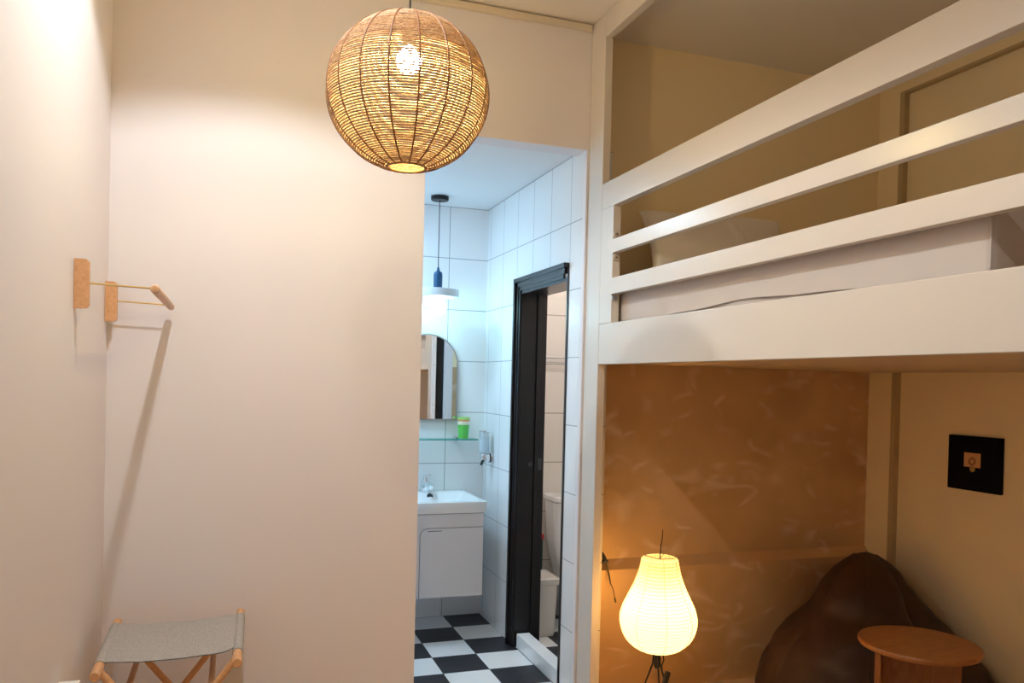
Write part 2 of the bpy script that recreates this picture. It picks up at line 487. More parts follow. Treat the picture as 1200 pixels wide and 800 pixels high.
# fitted sheet: open shell with a wavy hem
def sheet_mb():
    mb = MB(); e = .005
    cx, cy, hx, hy = (MX0+MX1)/2, (MY0+MY1)/2, (MX1-MX0)/2+e, (MY1-MY0)/2+e
    base = mloop(cx-hx, cx+hx, cy-hy, cy+hy, 0, .019, .088, 7)
    # resample the loop so that the hem can wave
    pts = []
    n = len(base)
    for i in range(n):
        a = Vector(base[i]); b = Vector(base[(i+1) % n]); d = (b-a).length
        k = max(1, int(d/.03))
        for j in range(k): pts.append(a.lerp(b, j/k))
    loops = []
    for s, ins in ((0, 0), (.2, 0), (.4, 0), (.6, 0), (.75, 0), (.86, .002), (.93, .006), (.98, .018), (1, .045), (1.0, .3)):
        L = []
        for p in pts:
            hem = 1.832 + .020*math.exp(-((p.y-2.32)/.36)**2) + .002*math.sin(p.y*14)
            z = hem + (2.040-hem)*s
            q = p.copy()
            w = .0035*math.sin(p.y*11+z*30)*(1-s)+.0025*noise.noise(Vector((p.x*4, p.y*4, z*22)))
            d = Vector((p.x-cx, p.y-cy, 0)); 
            fx = (hx-ins)/hx; fy = (hy-ins)/hy
            q.x = cx+d.x*fx; q.y = cy+d.y*fy
            dn = Vector((d.x/hx, d.y/hy, 0)).normalized()
            q += dn*(abs(w)+.001)
            q.z = z + (.004*noise.noise(Vector((q.x*3, q.y*3, 0))) if s >= 1 else 0)
            L.append(tuple(q))
        loops.append(L)
    mb.loft(loops, False, True)
    return mb
seam = [(MX0-.0085, MY0-.0045, 1.84), (MX0-.0080, MY0-.0040, 1.90), (MX0-.0085, MY0-.0045, 1.96), (MX0-.0070, MY0-.0030, 2.01)]
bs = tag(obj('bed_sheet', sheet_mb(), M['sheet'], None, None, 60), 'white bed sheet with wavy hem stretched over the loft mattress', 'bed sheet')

obj('corner_seam', MB().tube(seam, .0028, 6), M['sheet'], bs)
def pillow_mb(c, w, h, th, R):
    def f(u, v, s):
        a = 2*u-1; b = 2*v-1
        k = 1-.10*(1-abs(a)**2)*abs(b)**3-.10*max(0, a-.55)*(b > 0)
        k2 = 1-.07*(1-abs(b)**2)*abs(a)**3
        x = a*w/2*k2; z = b*h/2*k
        prof = max(0, (1-abs(a)**3.0))*max(0, (1-abs(b)**3.0))
        y = s*th/2*prof**.42
        cr = noise.noise(Vector((a*1.6, b*1.6, s*3)))*.015 + .010*math.exp(-((a-.22+.15*b)/.035)**2) * prof
        y += s*cr*prof
        return R @ Vector((x, y, z)) + Vector(c)
    mb = MB()
    mb.grid(lambda u, v: f(u, v, 1), 44, 34)
    mb.grid(lambda u, v: f(u, v, -1), 44, 34)
    return mb
pr = Matrix.Rotation(math.radians(-2.5), 3, 'Z') @ Matrix.Rotation(math.radians(-24), 3, 'X') @ Matrix.Rotation(math.radians(-1), 3, 'Y')
tag(obj('pillow', pillow_mb((2.265, 3.445, 2.243), .80, .375, .15, pr), M['pillow'], None, None, 70), 'white pillow leaning against the head wall of the loft bed', 'pillow')

# ------------------------------------------------------------------ woven globe pendant
PC = Vector((.517, 2.57, 2.468)); PR = .257; PZ = .945
pend = thing('pendant_lamp', 'large round woven straw globe pendant lamp, lit', 'pendant lamp', (PC.x, PC.y, ZC))
mb = MB()
th0, th1 = math.asin(.045/PR), PI-math.asin(.061/PR)
N = 82
for i in range(N):
    th = th0+(th1-th0)*(i+.5)/N + random.uniform(-.0011, .0011)
    r0 = PR*math.sin(th); z = PZ*PR*math.cos(th)
    seg = max(24, int(110*math.sin(th)))
    tr = .00275*random.choice((.86, .95, 1, 1, 1.05, 1.12, 1.2))
    pts = []
    ph = random.uniform(0, 6)
    for k in range(seg):
        a = 2*PI*k/seg
        rr = r0+.0005*math.sin(a*9+ph)
        pts.append((PC.x+rr*math.cos(a), PC.y+rr*math.sin(a), PC.z+z+.0004*math.sin(a*7+ph*2)))
    mb.tube(pts, tr, 5, closed=True)
obj('woven_shade', mb, M['straw'], pend, None, 80)
for k in range(18):
    a = 2*PI*(k+.28)/18
    pts = []
    for i in range(40):
        th = th0+(th1-th0)*i/39
        rr = PR+.0028
        pts.append((PC.x+rr*math.sin(th)*math.cos(a), PC.y+rr*math.sin(th)*math.sin(a), PC.z+PZ*rr*math.cos(th)))
    obj('rib', MB().tube(pts, .0027, 6), M['rib'], pend)
def ring(r, z, tr, n=48): return [(PC.x+r*math.cos(2*PI*k/n), PC.y+r*math.sin(2*PI*k/n), PC.z+z) for k in range(n)]
obj('bottom_ring', MB().tube(ring(.061, PZ*PR*math.cos(th1), 0), .0042, 8, True), M['rim'], pend)
obj('top_ring', MB().tube(ring(.045, PZ*PR*math.cos(th0), 0), .0042, 8, True), M['rim'], pend)
bz = PC.z+.105
prof = [(.0005, -.041)] + [(.041*math.sin(q), -.041*math.cos(q)) for q in [PI*i/14 for i in range(1, 12)]] + [(.017, .036), (.014, .05)]
obj('bulb', MB().lathe(prof, (PC.x, PC.y, bz), 28), M['bulb_warm'], pend, 'glowing round bulb inside the woven globe')
obj('bulb_socket', MB().lathe([(.018, .046), (.021, .05), (.021, .105), (.012, .118), (.006, .122)], (PC.x, PC.y, bz), 24), M['blackplastic'], pend)
obj('cord', MB().tube([(PC.x, PC.y, bz+.12), (PC.x, PC.y, ZC-.02)], .0032, 8), M['blackplastic'], pend)
obj('ceiling_rose', MB().lathe([(.05, -.03), (.055, -.026), (.055, -.001)], (PC.x, PC.y, ZC), 32), M['blackplastic'], pend)
for k in range(3):
    a = 2*PI*k/3+.4
    obj('spoke', MB().tube([(PC.x+.02*math.cos(a), PC.y+.02*math.sin(a), bz+.10), (PC.x+.045*math.cos(a), PC.y+.045*math.sin(a), PC.z+PZ*PR*math.cos(th0))], .0022, 6), M['rim'], pend)

# ------------------------------------------------------------------ clothes rack on the left wall
rack = thing('clothes_rack', 'wall mounted wooden clothes bar on brass rods with two beech brackets', 'clothes rack', (XL, 3.15, 1.82))
def bracket_mb(y):
    poly = []
    x0, x1, z0, z1, r = XL+.001, XL+.043, 1.748, 1.902, .014
    poly.append((x0, z0)); 
    for k in range(7):
        a = -PI/2+PI/2*k/6; poly.append((x1-r+r*math.cos(a), z0+r+r*math.sin(a)))
    for k in range(7):
        a = PI/2*k/6; poly.append((x1-r+r*math.cos(a), z1-r+r*math.sin(a)))
    poly.append((x0, z1))
    return MB().prism(poly, y, y+.022)
for y in (2.815, 3.46):
    obj('bracket', bracket_mb(y), M['beech'], rack)
    obj('rod', MB().tube([(XL+.038, y+.011, 1.828), (-.244, y+.011, 1.822)], .0032, 10), M['brass'], rack, 'thin brass rod')
obj('hanging_bar', MB().lathe([(.011, 0), (.0145, .004), (.0145, .70), (.011, .704)], (-.238, 2.79, 1.818), 24, 'Y'), M['beechbar'], rack, 'round pale beech bar')
obj('bar_ferrule', MB().lathe([(.0065, 0), (.0065, .003)], (-.238, 2.788, 1.818), 18, 'Y'), M['beech'], rack)

# ------------------------------------------------------------------ folding luggage stand
st = thing('luggage_stand', 'folding wooden luggage stand with grey canvas seat', 'folding stand', (-.18, 3.15, 0))
ZS = .57
LA, LB_ = Vector((-.400, 2.858, ZS)), Vector((-.407, 3.475, ZS))
RA, RB = Vector((.033, 2.874, ZS)), Vector((.050, 3.50, ZS))
for a, b in ((LA, LB_), (RA, RB)):
    d = (b-a).normalized()
    obj('rail', MB().tube([a, a+d*.003, b-d*.003, b], [.0135, .0160, .0160, .0135], 20), M['beech'], st)
def leg(top, bot, y):
    a = Vector((top, y, ZS-.008)); b = Vector((bot, y, .012))
    return MB().tube([a, b], .0125, 16)
for y in (2.935, 3.41): obj('leg', leg(-.398, .035, y), M['beech'], st)
for y in (2.965, 3.44): obj('leg', leg(.034, -.39, y), M['beech'], st)
obj('stretcher', MB().tube([(-.322, 2.93, .455), (-.322, 3.415, .455)], .011, 14), M['beech'], st)
obj('stretcher', MB().tube([(-.050, 2.96, .455), (-.050, 3.445, .455)], .011, 14), M['beech'], st)
obj('foot_bar', MB().tube([(.028, 2.90, .022), (.028, 3.45, .022)], .012, 14), M['beech'], st)
obj('foot_bar', MB().tube([(-.382, 2.93, .022), (-.382, 3.48, .022)], .012, 14), M['beech'], st)
def canvas_mb():
    mb = MB()
    s0, s1 = .17, .885
    def P(u, v):   # u across, v along the rails
        t0 = s0+(s1-s0)*v
        # rounded near corners
        a = LA.lerp(LB_, t0); b = RA.lerp(RB, t0)
        p = a.lerp(b, u)
        edge = .060*(max(0, (2*u-1.72)/.28)**2)*(1-v)**6
        p.y += edge
        p.z += .013-.012*(1-(2*u-1)**2) + .0015*noise.noise(Vector((u*5, v*5, 0)))
        return p
    mb.grid(P, 36, 24)
    mb.grid(lambda u, v: P(u, v)-Vector((0, 0, .003)), 36, 24)
    for (a, b) in ((LA, LB_), (RA, RB)):
        n = 14
        pts = [a.lerp(b, s0+(s1-s0)*i/n + (.0)) for i in range(n+1)]
        mb.tube(pts, [.0185+.0006*math.sin(i*2.1) for i in range(n+1)], 22)
    return mb
obj('canvas_seat', canvas_mb(), M['canvas'], st, 'grey canvas sling seat', 50)

# ------------------------------------------------------------------ socket box low on the left wall
so = tag(obj('wall_socket', MB().box(XL+.0005, -.412, 2.60, 2.68, .50, .628, .004), M['white']), 'white socket box low on the left wall beside the folding stand', 'wall socket')

# ------------------------------------------------------------------ picture in the alcove
px = XR+.03
pic = thing('picture_frame', 'square black picture with tiny tan centre on the alcove side wall', 'picture', (px, 2.97, 1.205))
obj('panel', MB().box(px-.022, px-.0005, 2.822, 3.118, 1.070, 1.338, .002), M['artblack'], pic)
art = obj('art_card', MB().box(px-.0245, px-.0215, 2.930, 3.022, 1.186, 1.256), M['paperart'], pic, 'small tan card with a brown ring')
rg = [(px-.0250, 2.975+.016*math.cos(2*PI*k/24)+.002*math.sin(k*1.7), 1.214+.016*math.sin(2*PI*k/24)) for k in range(24)]
obj('ring_motif', MB().tube(rg, .0036, 6, True), M['ink'], art)
obj('gold_clip', MB().lathe([(.016, 0), (.014, -.004), (.004, -.006)], (px-.0215, 2.974, 1.178), 20, 'X'), M['gold'], pic, 'dull gold tab')

# ------------------------------------------------------------------ paper lantern
LC = Vector((1.842, 3.2, 0)); LZ = .346
lan = thing('paper_lantern', 'pear shaped white paper lantern lamp glowing on a black wire stand', 'lantern lamp', (LC.x, LC.y, 0))
pf = [(.000, .052), (.008, .082), (.026, .115), (.055, .145), (.09, .164), (.13, .174), (.16, .174), (.20, .163), (.25, .139), (.30, .115), (.35, .097), (.39, .088), (.415, .084), (.428, .078), (.432, .070)]
def prad(h):
    for (h0, r0), (h1, r1) in zip(pf, pf[1:]):
        if h0 <= h <= h1:
            q = (h-h0)/(h1-h0); q2 = q
            return r0+(r1-r0)*q2
    return pf[-1][1]
# smooth the profile
hs = [.432*i/110 for i in range(111)]
rs = [prad(h) for h in hs]
for _ in range(6): rs = [rs[0]]+[(rs[i-1]+2*rs[i]+rs[i+1])/4 for i in range(1, 110)]+[rs[-1]]
NW = 30
def ridged(i): return rs[i] + .0022*(abs(math.cos(PI*hs[i]/.432*NW))-.6)
obj('paper_shade', MB().lathe([(ridged(i), hs[i]) for i in range(111)], (LC.x, LC.y, LZ), 72, 'Z', False, False), M['washi'], lan, None, 80)
hel = []
for i in range(NW*36+1):
    tt = i/(NW*36); a = 2*PI*i/36
    j = min(110, int(tt*110)); r = rs[j]+.0012
    hel.append((LC.x+r*math.cos(a), LC.y+r*math.sin(a), LZ+.432*tt))
obj('rib_coil', MB().tube(hel, .0007, 4), M['bamboo'], lan)
for k in range(8):
    a = 2*PI*(k+.62)/8
    obj('seam_thread', MB().tube([(LC.x+(rs[i]+.0013)*math.cos(a), LC.y+(rs[i]+.0013)*math.sin(a), LZ+hs[i]) for i in range(0, 111, 5)], .0009, 5), M['thread'], lan)
zt = LZ+.426
fr = MB()
fr.tube([(LC.x+.07*math.cos(2*PI*k/40), LC.y+.07*math.sin(2*PI*k/40), zt+.004) for k in range(40)], .0016, 6, True)
for k in range(4):
    a = PI/4+PI/2*k
    fr.tube([(LC.x, LC.y, zt-.008), (LC.x+.07*math.cos(a), LC.y+.07*math.sin(a), zt+.004)], .0014, 6)
obj('top_wire_frame', fr, M['black'], lan)
obj('wire_hook', MB().tube([(LC.x, LC.y, LZ+.05), (LC.x+.001, LC.y, zt), (LC.x+.004, LC.y, zt+.05), (LC.x+.010, LC.y, zt+.085), (LC.x+.012, LC.y, zt+.128)], [.0024]*3+[.0022, .0016], 8), M['black'], lan)
obj('bulb', MB().lathe([(.0005, -.036)]+[(.036*math.sin(q), -.036*math.cos(q)) for q in [PI*i/12 for i in range(1, 12)]]+[(.0005, .036)], (LC.x, LC.y, LZ+.17), 24), M['bulb_lantern'], lan)
for k in range(3):
    a = 2*PI*k/3+2.35
    ex, ey = math.cos(a), math.sin(a)
    obj('leg', MB().tube([(LC.x+.012*ex, LC.y+.012*ey, LZ+.03), (LC.x+.02*ex, LC.y+.02*ey, LZ-.06), (LC.x+.115*ex, LC.y+.115*ey, .012), (LC.x+.125*ex, LC.y+.125*ey, .004)], .0042, 8), M['black'], lan)
obj('stand_hub', MB().lathe([(.011, -.075), (.015, -.06), (.015, -.02), (.011, .02)], (LC.x, LC.y, LZ), 18), M['black'], lan)
obj('cord_loop', MB().tube([(LC.x+.006, LC.y-.01, LZ+.0), (LC.x+.020, LC.y-.016, LZ-.012), (LC.x+.024, LC.y-.018, LZ-.035), (LC.x+.014, LC.y-.018, LZ-.062), (LC.x+.018, LC.y-.02, LZ-.09), (LC.x+.034, LC.y-.024, LZ-.125), (LC.x+.036, LC.y-.026, LZ-.2), (LC.x+.03, LC.y-.03, .03), (LC.x-.03, LC.y-.06, .006), (LC.x-.11, LC.y-.07, .006)], .0032, 8), M['blackplastic'], lan)
obj('inline_switch', MB().box(LC.x+.022, LC.x+.046, LC.y-.036, LC.y-.016, LZ-.150, LZ-.085, .006, 2, Matrix.Rotation(.28, 3, 'Y')), M['blackplastic'], lan)

# black cord end hanging off the ledge beside the lantern
pc = thing('power_cord', 'black cord end with plug hanging off the alcove ledge beside the post', 'cord', (1.766, 3.6, .7))
obj('cord', MB().tube([(1.772, 3.610, .668), (1.779, 3.604, .640), (1.788, 3.597, .600), (1.791, 3.593, .578), (1.793, 3.590, .560), (1.801, 3.585, .545), (1.807, 3.580, .520), (1.812, 3.575, .487)], [.0042, .0042, .004, .0035, .0028, .0022, .0022, .0022], 8), M['blackplastic'], pc)
obj('plug', MB().tube([(1.759, 3.622, .712), (1.764, 3.618, .697), (1.768, 3.614, .682), (1.773, 3.610, .668)], [.0035, .0075, .0105, .0065], 10).box(1.757, 1.785, 3.602, 3.622, .660, .676, .004), M['blackplastic'], pc)
obj('tip', MB().tube([(1.811, 3.576, .492), (1.8145, 3.572, .470)], .0042, 8), M['blackplastic'], pc)

# ------------------------------------------------------------------ bean bag
def bag_mb():
    mb = MB(); nu, nv = 120, 64
    C0 = Vector((2.90, 3.125, 0)); C1 = Vector((3.165, 3.36, 0))
    H = .70
    prof = [(0, .40), (.03, .455), (.12, .475), (.25, .455), (.42, .388), (.58, .300), (.70, .232), (.80, .190), (.88, .150), (.94, .105), (.98, .060), (1.0, .012)]
    def R(t):
        for (a, r0), (b, r1) in zip(prof, prof[1:]):
            if t <= b:
                q = (t-a)/(b-a); return r0+(r1-r0)*q
        return prof[-1][1]
    def f(u, v):
        a = 2*PI*u; t = v
        c = C0.lerp(C1, t**1.15)
        r = R(t)
        # panel seams pull in, panels bulge
        k = 6; ph = a*k/2+.35
        bul = abs(math.sin(ph))**.45
        r *= .955+.06*bul
        # a deep fold running down from the peak
        d1 = math.atan2(math.sin(a+1.15), math.cos(a+1.15))
        r *= 1-.16*math.exp(-(d1/.16)**2)*math.exp(-((t-.72)/.25)**2)
        d2 = math.atan2(math.sin(a+1.55), math.cos(a+1.55))
        r *= 1+.13*math.exp(-(d2/.22)**2)*math.exp(-((t-.80)/.20)**2)
        d3 = math.atan2(math.sin(a-3.4), math.cos(a-3.4))
        r *= 1-.10*math.exp(-((t-.62)/.07)**2)*math.exp(-((d3)/1.0)**2)
        d4 = math.atan2(math.sin(a+.52), math.cos(a+.52))
        r *= 1+.34*math.exp(-(d4/.50)**2)*min(1, 1.25*(1-t)+.12)
        d5 = math.atan2(math.sin(a-2.5), math.cos(a-2.5))
        r *= 1-.09*math.exp(-(d5/.55)**2)*math.exp(-((t-.60)/.10)**2)
        p = Vector((c.x+r*math.cos(a), c.y+r*math.sin(a), H*t))
        w = noise.noise(Vector((p.x*5, p.y*5, p.z*6)))*.024 + noise.noise(Vector((p.x*13, p.y*13, p.z*9+4)))*.009
        dv = Vector((math.cos(a), math.sin(a), .4)).normalized()
        p += dv*w*min(1, (1-t)*4)*min(1, t*8)
        # slump against the walls
        p.x = min(p.x, XR-.010-.004*math.sin(p.z*20)**2); p.y = min(p.y, 3.606)
        p.z = max(p.z, 0.003)
        return p
    mb.grid(f, nu, nv, True)
    n = len(mb.v)
    mb.f.append(tuple(range(nu-1, -1, -1)))
    return mb, f
bmb, bf = bag_mb()
bag = thing('bean_bag', 'dark brown leather bean bag slumped in the alcove corner', 'bean bag', (2.95, 3.15, 0))
obj('bag_body', bmb, M['leather'], bag, None, 75)
for k in range(6):
    u = ((k*PI-.35)*2/6)/(2*PI)
    pts = [bf(u % 1.0, .04+.94*i/40) for i in range(41)]
    c = Vector((3.0, 3.2, .2))
    pts = [p + (Vector((p.x-c.x, p.y-c.y, .1)).normalized()*.002) for p in pts]
    pts = [Vector((min(p.x, XR-.010), min(p.y, 3.604), max(p.z, .006))) for p in pts]
    obj('seam_piping', MB().tube(pts, .0048, 7), M['leather'], bag)

# ------------------------------------------------------------------ side table
TC = Vector((2.745, 2.605, 0)); TR = .238; TZ = .5
tab = thing('side_table', 'round orange oak side table in front of the bean bag', 'side table', TC)
obj('tabletop', MB().lathe([(TR-.02, -.026), (TR-.004, -.022), (TR, -.014), (TR, -.007), (TR-.004, -.001), (TR-.009, 0)], (TC.x, TC.y, TZ), 96), M['oak'], tab)
vd = Vector((.725, .688, 0)); vr = Vector((.688, -.725, 0))
rotz = Matrix.Rotation(math.atan2(vr.y, vr.x), 3, 'Z')
def panel(l0, l1, d0, d1):    # lateral, depth ranges in the table's own frame
    mb = MB().box(l0, l1, d0, d1, 0.001, TZ-.0255, .002)
    mb.v = [tuple(rotz @ Vector(p) + TC) for p in mb.v]
    return mb
obj('leg_panel', panel(-.160, -.138, -.155, .035), M['oak'], tab)
obj('leg_panel', panel(-.138, .138, .013, .035), M['oak'], tab)
obj('leg_panel', panel(.138, .160, .013, .120), M['oak'], tab)

# ------------------------------------------------------------------ bathroom: vanity, basin, tap
VX0, VX1, VY0 = .925, 1.435, 4.60
van = thing('vanity_cabinet', 'white wall hung vanity cabinet under the basin', 'vanity cabinet', (1.18, 4.85, .27))
obj('carcass', MB().box(VX0, VX1, VY0, YB-.0002, .27, .764, .002), M['lacq'], van)
dx0, dz1, dr = 1.052, .679, .045
dpoly = [(dx0, .272), (VX1, .272), (VX1, dz1)] + [(dx0+dr-dr*math.sin(q), dz1-dr+dr*math.cos(q)) for q in [PI/2*i/10 for i in range(11)]]
vd_ = obj('door', MB().prism(dpoly, VY0-.018, VY0-.0005), M['lacq'], van)
obj('finger_pull', MB().box(1.095, 1.180, VY0-.0188, VY0-.017, .6625, .6660), M['hole'], vd_, 'dark finger slot along the top of the door')
g = .004
fpoly = [(VX0, .272), (dx0-g, .272)] + [(dx0+dr-(dr+g)*math.sin(q), dz1-dr+(dr+g)*math.cos(q)) for q in [PI/2*(10-i)/10 for i in range(11)]] + [(VX1, dz1+g), (VX1, .762), (VX0, .762)]
obj('fascia', MB().prism(fpoly, VY0-.018, VY0-.0005), M['lacq'], van)

bas = thing('washbasin', 'white rectangular washbasin on the vanity cabinet', 'washbasin', (1.18, 4.84, .765))
bx0, bx1, by0, by1 = .905, 1.456, 4.572, YB-.002
cx, cy = (bx0+bx1)/2, (by0+by1)/2; hx, hy = (bx1-bx0)/2, (by1-by0)/2
icx, icy = cx, cy-.045
loops = [rloop(cx, cy, hx-.012, hy-.004, .766, .012), rloop(cx, cy, hx-.004, hy-.002, .785, .014), rloop(cx, cy, hx, hy, .826, .014), rloop(cx, cy, hx-.002, hy-.002, .8315, .013), rloop(cx, cy, hx-.008, hy-.008, .833, .012),
         rloop(icx, icy, hx-.030, hy-.072, .833, .035), rloop(icx, icy, hx-.036, hy-.078, .829, .035), rloop(icx, icy, hx-.060, hy-.100, .795, .04), rloop(icx, icy, hx-.085, hy-.125, .778, .05), rloop(icx, icy, .05, .05, .774, .04)]
obj('bowl', MB().loft(loops), M['porc'], bas, None, 50)
obj('overflow_hole', MB().lathe([(.019, .01), (.019, -.003), (.013, -.0035), (.012, -.001)], (1.198, icy+hy-.090, .811), 20, 'Y'), M['hole'], bas, 'dark overflow hole')
obj('drain', MB().lathe([(.024, 0), (.022, .002), (.006, .003)], (icx, icy, .7735), 24), M['chrome'], bas)

fau = thing('faucet', 'chrome single lever tap on the washbasin', 'tap', (1.182, 5.02, .833))
obj('tap_body', MB().lathe([(.030, 0), (.030, .006), (.024, .010), (.023, .075), (.021, .085), (.012, .09)], (1.182, 5.03, .833), 28), M['chrome'], fau)
obj('spout', MB().tube([(1.182, 5.025, .888), (1.184, 4.98, .892), (1.187, 4.935, .886), (1.188, 4.915, .874)], [.018, .017, .0155, .0145], 18), M['chrome'], fau)
obj('lever', MB().tube([(1.182, 5.03, .918), (1.182, 5.03, .936)], .017, 18).box(1.168, 1.197, 4.935, 5.045, .936, .946, .004, 2, Matrix.Rotation(-.16, 3, 'X')), M['chrome'], fau)

# mirror
mir = thing('bathroom_mirror', 'arched mirror with thin silver frame above the washbasin', 'mirror', (1.195, YB, 1.29))
def arch(w, z0, zs, n=24):
    return [(1.195-w, z0), (1.195+w, z0)] + [(1.195+w*math.cos(PI*i/n), zs+w*math.sin(PI*i/n)) for i in range(n+1)]
obj('frame', MB().prism(arch(.200, 1.290, 1.648), YB-.024, YB-.0005), M['steel'], mir)
obj('glass', MB().prism(arch(.192, 1.298, 1.648), YB-.0250, YB-.0235), M['mirror'], mir)

shf = thing('glass_shelf', 'green edged glass shelf under the mirror', 'shelf', (1.23, 5.05, 1.17))
obj('glass_pane', MB().box(.955, 1.512, 4.985, 5.100, 1.167, 1.175, .002), M['glass'], shf)
obj('front_edge', MB().box(.955, 1.512, 4.981, 4.985, 1.1665, 1.1755, .001), M['glassedge'], shf, 'green front edge of the glass')
for x in (1.385, 1.035):
    obj('clamp', MB().lathe([(.014, 0), (.014, .03), (.010, .036)], (x, YB-.037, 1.172), 20, 'Y').box(x-.012, x+.012, 5.045, 5.085, 1.159, 1.184, .004), M['chrome'], shf)

cup = thing('toothbrush_cup', 'green plastic cup with orange and cream bands on the glass shelf', 'cup', (1.424, 5.03, 1.1755))
cc = (1.424, 5.03, 1.1757)
obj('cup_body', MB().lathe([(.029, 0), (.032, .004), (.0385, .095), (.0365, .095), (.030, .006), (.004, .005)], cc, 32), M['green'], cup)
obj('cream_band', MB().lathe([(.0392, .090), (.0402, .112), (.0375, .112), (.0370, .090)], cc, 32, 'Z', False, False), M['cream'], cup, 'cream band')
obj('orange_band', MB().lathe([(.0402, .112), (.0410, .123), (.0385, .123), (.0375, .112)], cc, 32, 'Z', False, False), M['orange'], cup, 'orange band')
obj('rim', MB().lathe([(.0410, .123), (.0425, .138), (.040, .138), (.0385, .123)], cc, 32, 'Z', False, False), M['lime'], cup, 'lime green rim')

dis = thing('soap_dispenser', 'clear wall soap dispenser with chrome valve beside the glass shelf', 'soap dispenser', (XB, 4.90, 1.06))
dc = (1.527, 4.90, 0)
obj('container', MB().lathe([(.024, 1.088), (.033, 1.094), (.034, 1.226), (.0325, 1.226), (.031, 1.096), (.004, 1.092)], (dc[0], dc[1], 0), 28), M['clear'], dis)
obj('soap_fill', MB().lathe([(.022, 1.0965), (.0300, 1.100), (.0305, 1.185), (.028, 1.187)], (dc[0], dc[1], 0), 28), M['soap'], dis)
obj('lid', MB().lathe([(.035, 1.2265), (.0355, 1.236), (.030, 1.239)], (dc[0], dc[1], 0), 28), M['chrome'], dis)
obj('valve', MB().lathe([(.020, 1.048), (.025, 1.056), (.026, 1.078), (.023, 1.088)], (dc[0], dc[1], 0), 26).lathe([(.027, 0), (.027, .022)], (dc[0]+.006, dc[1]-.012, 1.062), 24, 'X'), M['chrome'], dis)
obj('gasket', MB().lathe([(.030, 0), (.030, .010)], (dc[0]+.029, dc[1]-.006, 1.062), 26, 'X'), M['blackplastic'], dis)
obj('wall_plate', MB().lathe([(.026, 0), (.030, .006), (.030, .0185)], (XB-.0185, dc[1]-.004, 1.062), 26, 'X'), M['chrome'], dis)
obj('nozzle', MB().tube([(dc[0]-.006, dc[1]-.01, 1.05), (dc[0]-.018, dc[1]-.02, 1.036), (dc[0]-.026, dc[1]-.026, 1.018)], [.010, .009, .0075], 14), M['blackplastic'], dis)
obj('spigot', MB().tube([(dc[0]+.010, dc[1]-.008, 1.05), (dc[0]+.012, dc[1]-.008, 1.012)], .005, 10), M['chrome'], dis)

# bathroom pendant
BP = (1.19, 4.86)
bpn = thing('bathroom_pendant', 'small bathroom pendant with flat pale disc shade and bright bulb', 'pendant lamp', (BP[0], BP[1], ZB))
obj('canopy', MB().lathe([(.052, -.026), (.055, -.022), (.055, -.001)], (*BP, ZB), 32), M['black'], bpn)
obj('cord', MB().tube([(*BP, ZB-.02), (*BP, 2.245)], .0026, 8), M['black'], bpn)
obj('socket', MB().lathe([(.027, 2.108), (.0275, 2.20), (.024, 2.216), (.010, 2.226), (.006, 2.248)], (*BP, 0), 26), M['bluesocket'], bpn, 'dark blue lamp socket')
obj('disc_shade', MB().lathe([(.128, 2.062), (.132, 2.064), (.132, 2.108), (.128, 2.110), (.02, 2.112)], (*BP, 0), 48), M['greyshade'], bpn)
obj('bulb', MB().lathe([(.0005, -.056)]+[(.056*math.sin(q), -.056*math.cos(q)) for q in [PI*i/14 for i in range(1, 13)]]+[(.014, .055)], (BP[0], BP[1], 2.004), 28), M['bulb_cool'], bpn, 'bright white globe bulb')

# ------------------------------------------------------------------ toilet room
tl = thing('toilet', 'cream one-piece toilet seen through the doorway', 'toilet', (2.15, 4.75, 0))
tcx = 2.198
body = [rloop(tcx, 4.86, .12, .20, .001, .09, 6), rloop(tcx, 4.86, .115, .20, .10, .09, 6), rloop(tcx, 4.91, .125, .17, .26, .09, 6), rloop(tcx, 4.955, .150, .14, .38, .08, 6), rloop(tcx, 4.98, .168, .118, .50, .06, 6), rloop(tcx, 4.985, .176, .112, .66, .05, 6), rloop(tcx, 4.985, .178, .112, .758, .045, 6)]
obj('tank', MB().loft(body), M['porc'], tl)
obj('tank_lid', MB().loft([rloop(tcx, 4.98, .180, .118, .762, .045, 6), rloop(tcx, 4.98, .188, .122, .770, .045, 6), rloop(tcx, 4.98, .188, .122, .792, .045, 6), rloop(tcx, 4.98, .180, .114, .800, .04, 6)]), M['porc'], tl)
bw = [eloop(tcx, 4.62, .115, .20, .001, 36), eloop(tcx, 4.62, .11, .19, .12, 36), eloop(tcx, 4.60, .15, .22, .26, 36), eloop(tcx, 4.59, .19, .25, .36, 36), eloop(tcx, 4.59, .195, .255, .395, 36)]
obj('bowl', MB().loft(bw), M['porc'], tl)
obj('seat', MB().loft([eloop(tcx, 4.595, .197, .257, .397, 36), eloop(tcx, 4.595, .205, .263, .404, 36), eloop(tcx, 4.595, .205, .263, .418, 36)]), M['porc'], tl)
obj('seat_lid', MB().loft([eloop(tcx, 4.595, .203, .262, .420, 36), eloop(tcx, 4.595, .205, .264, .430, 36), eloop(tcx, 4.595, .18, .24, .445, 36), eloop(tcx, 4.595, .08, .12, .450, 36)]), M['porc'], tl)
obj('flush_lever', MB().tube([(tcx-.125, 4.874, .69), (tcx-.125, 4.862, .69), (tcx-.10, 4.858, .688)], .006, 10), M['chrome'], tl)

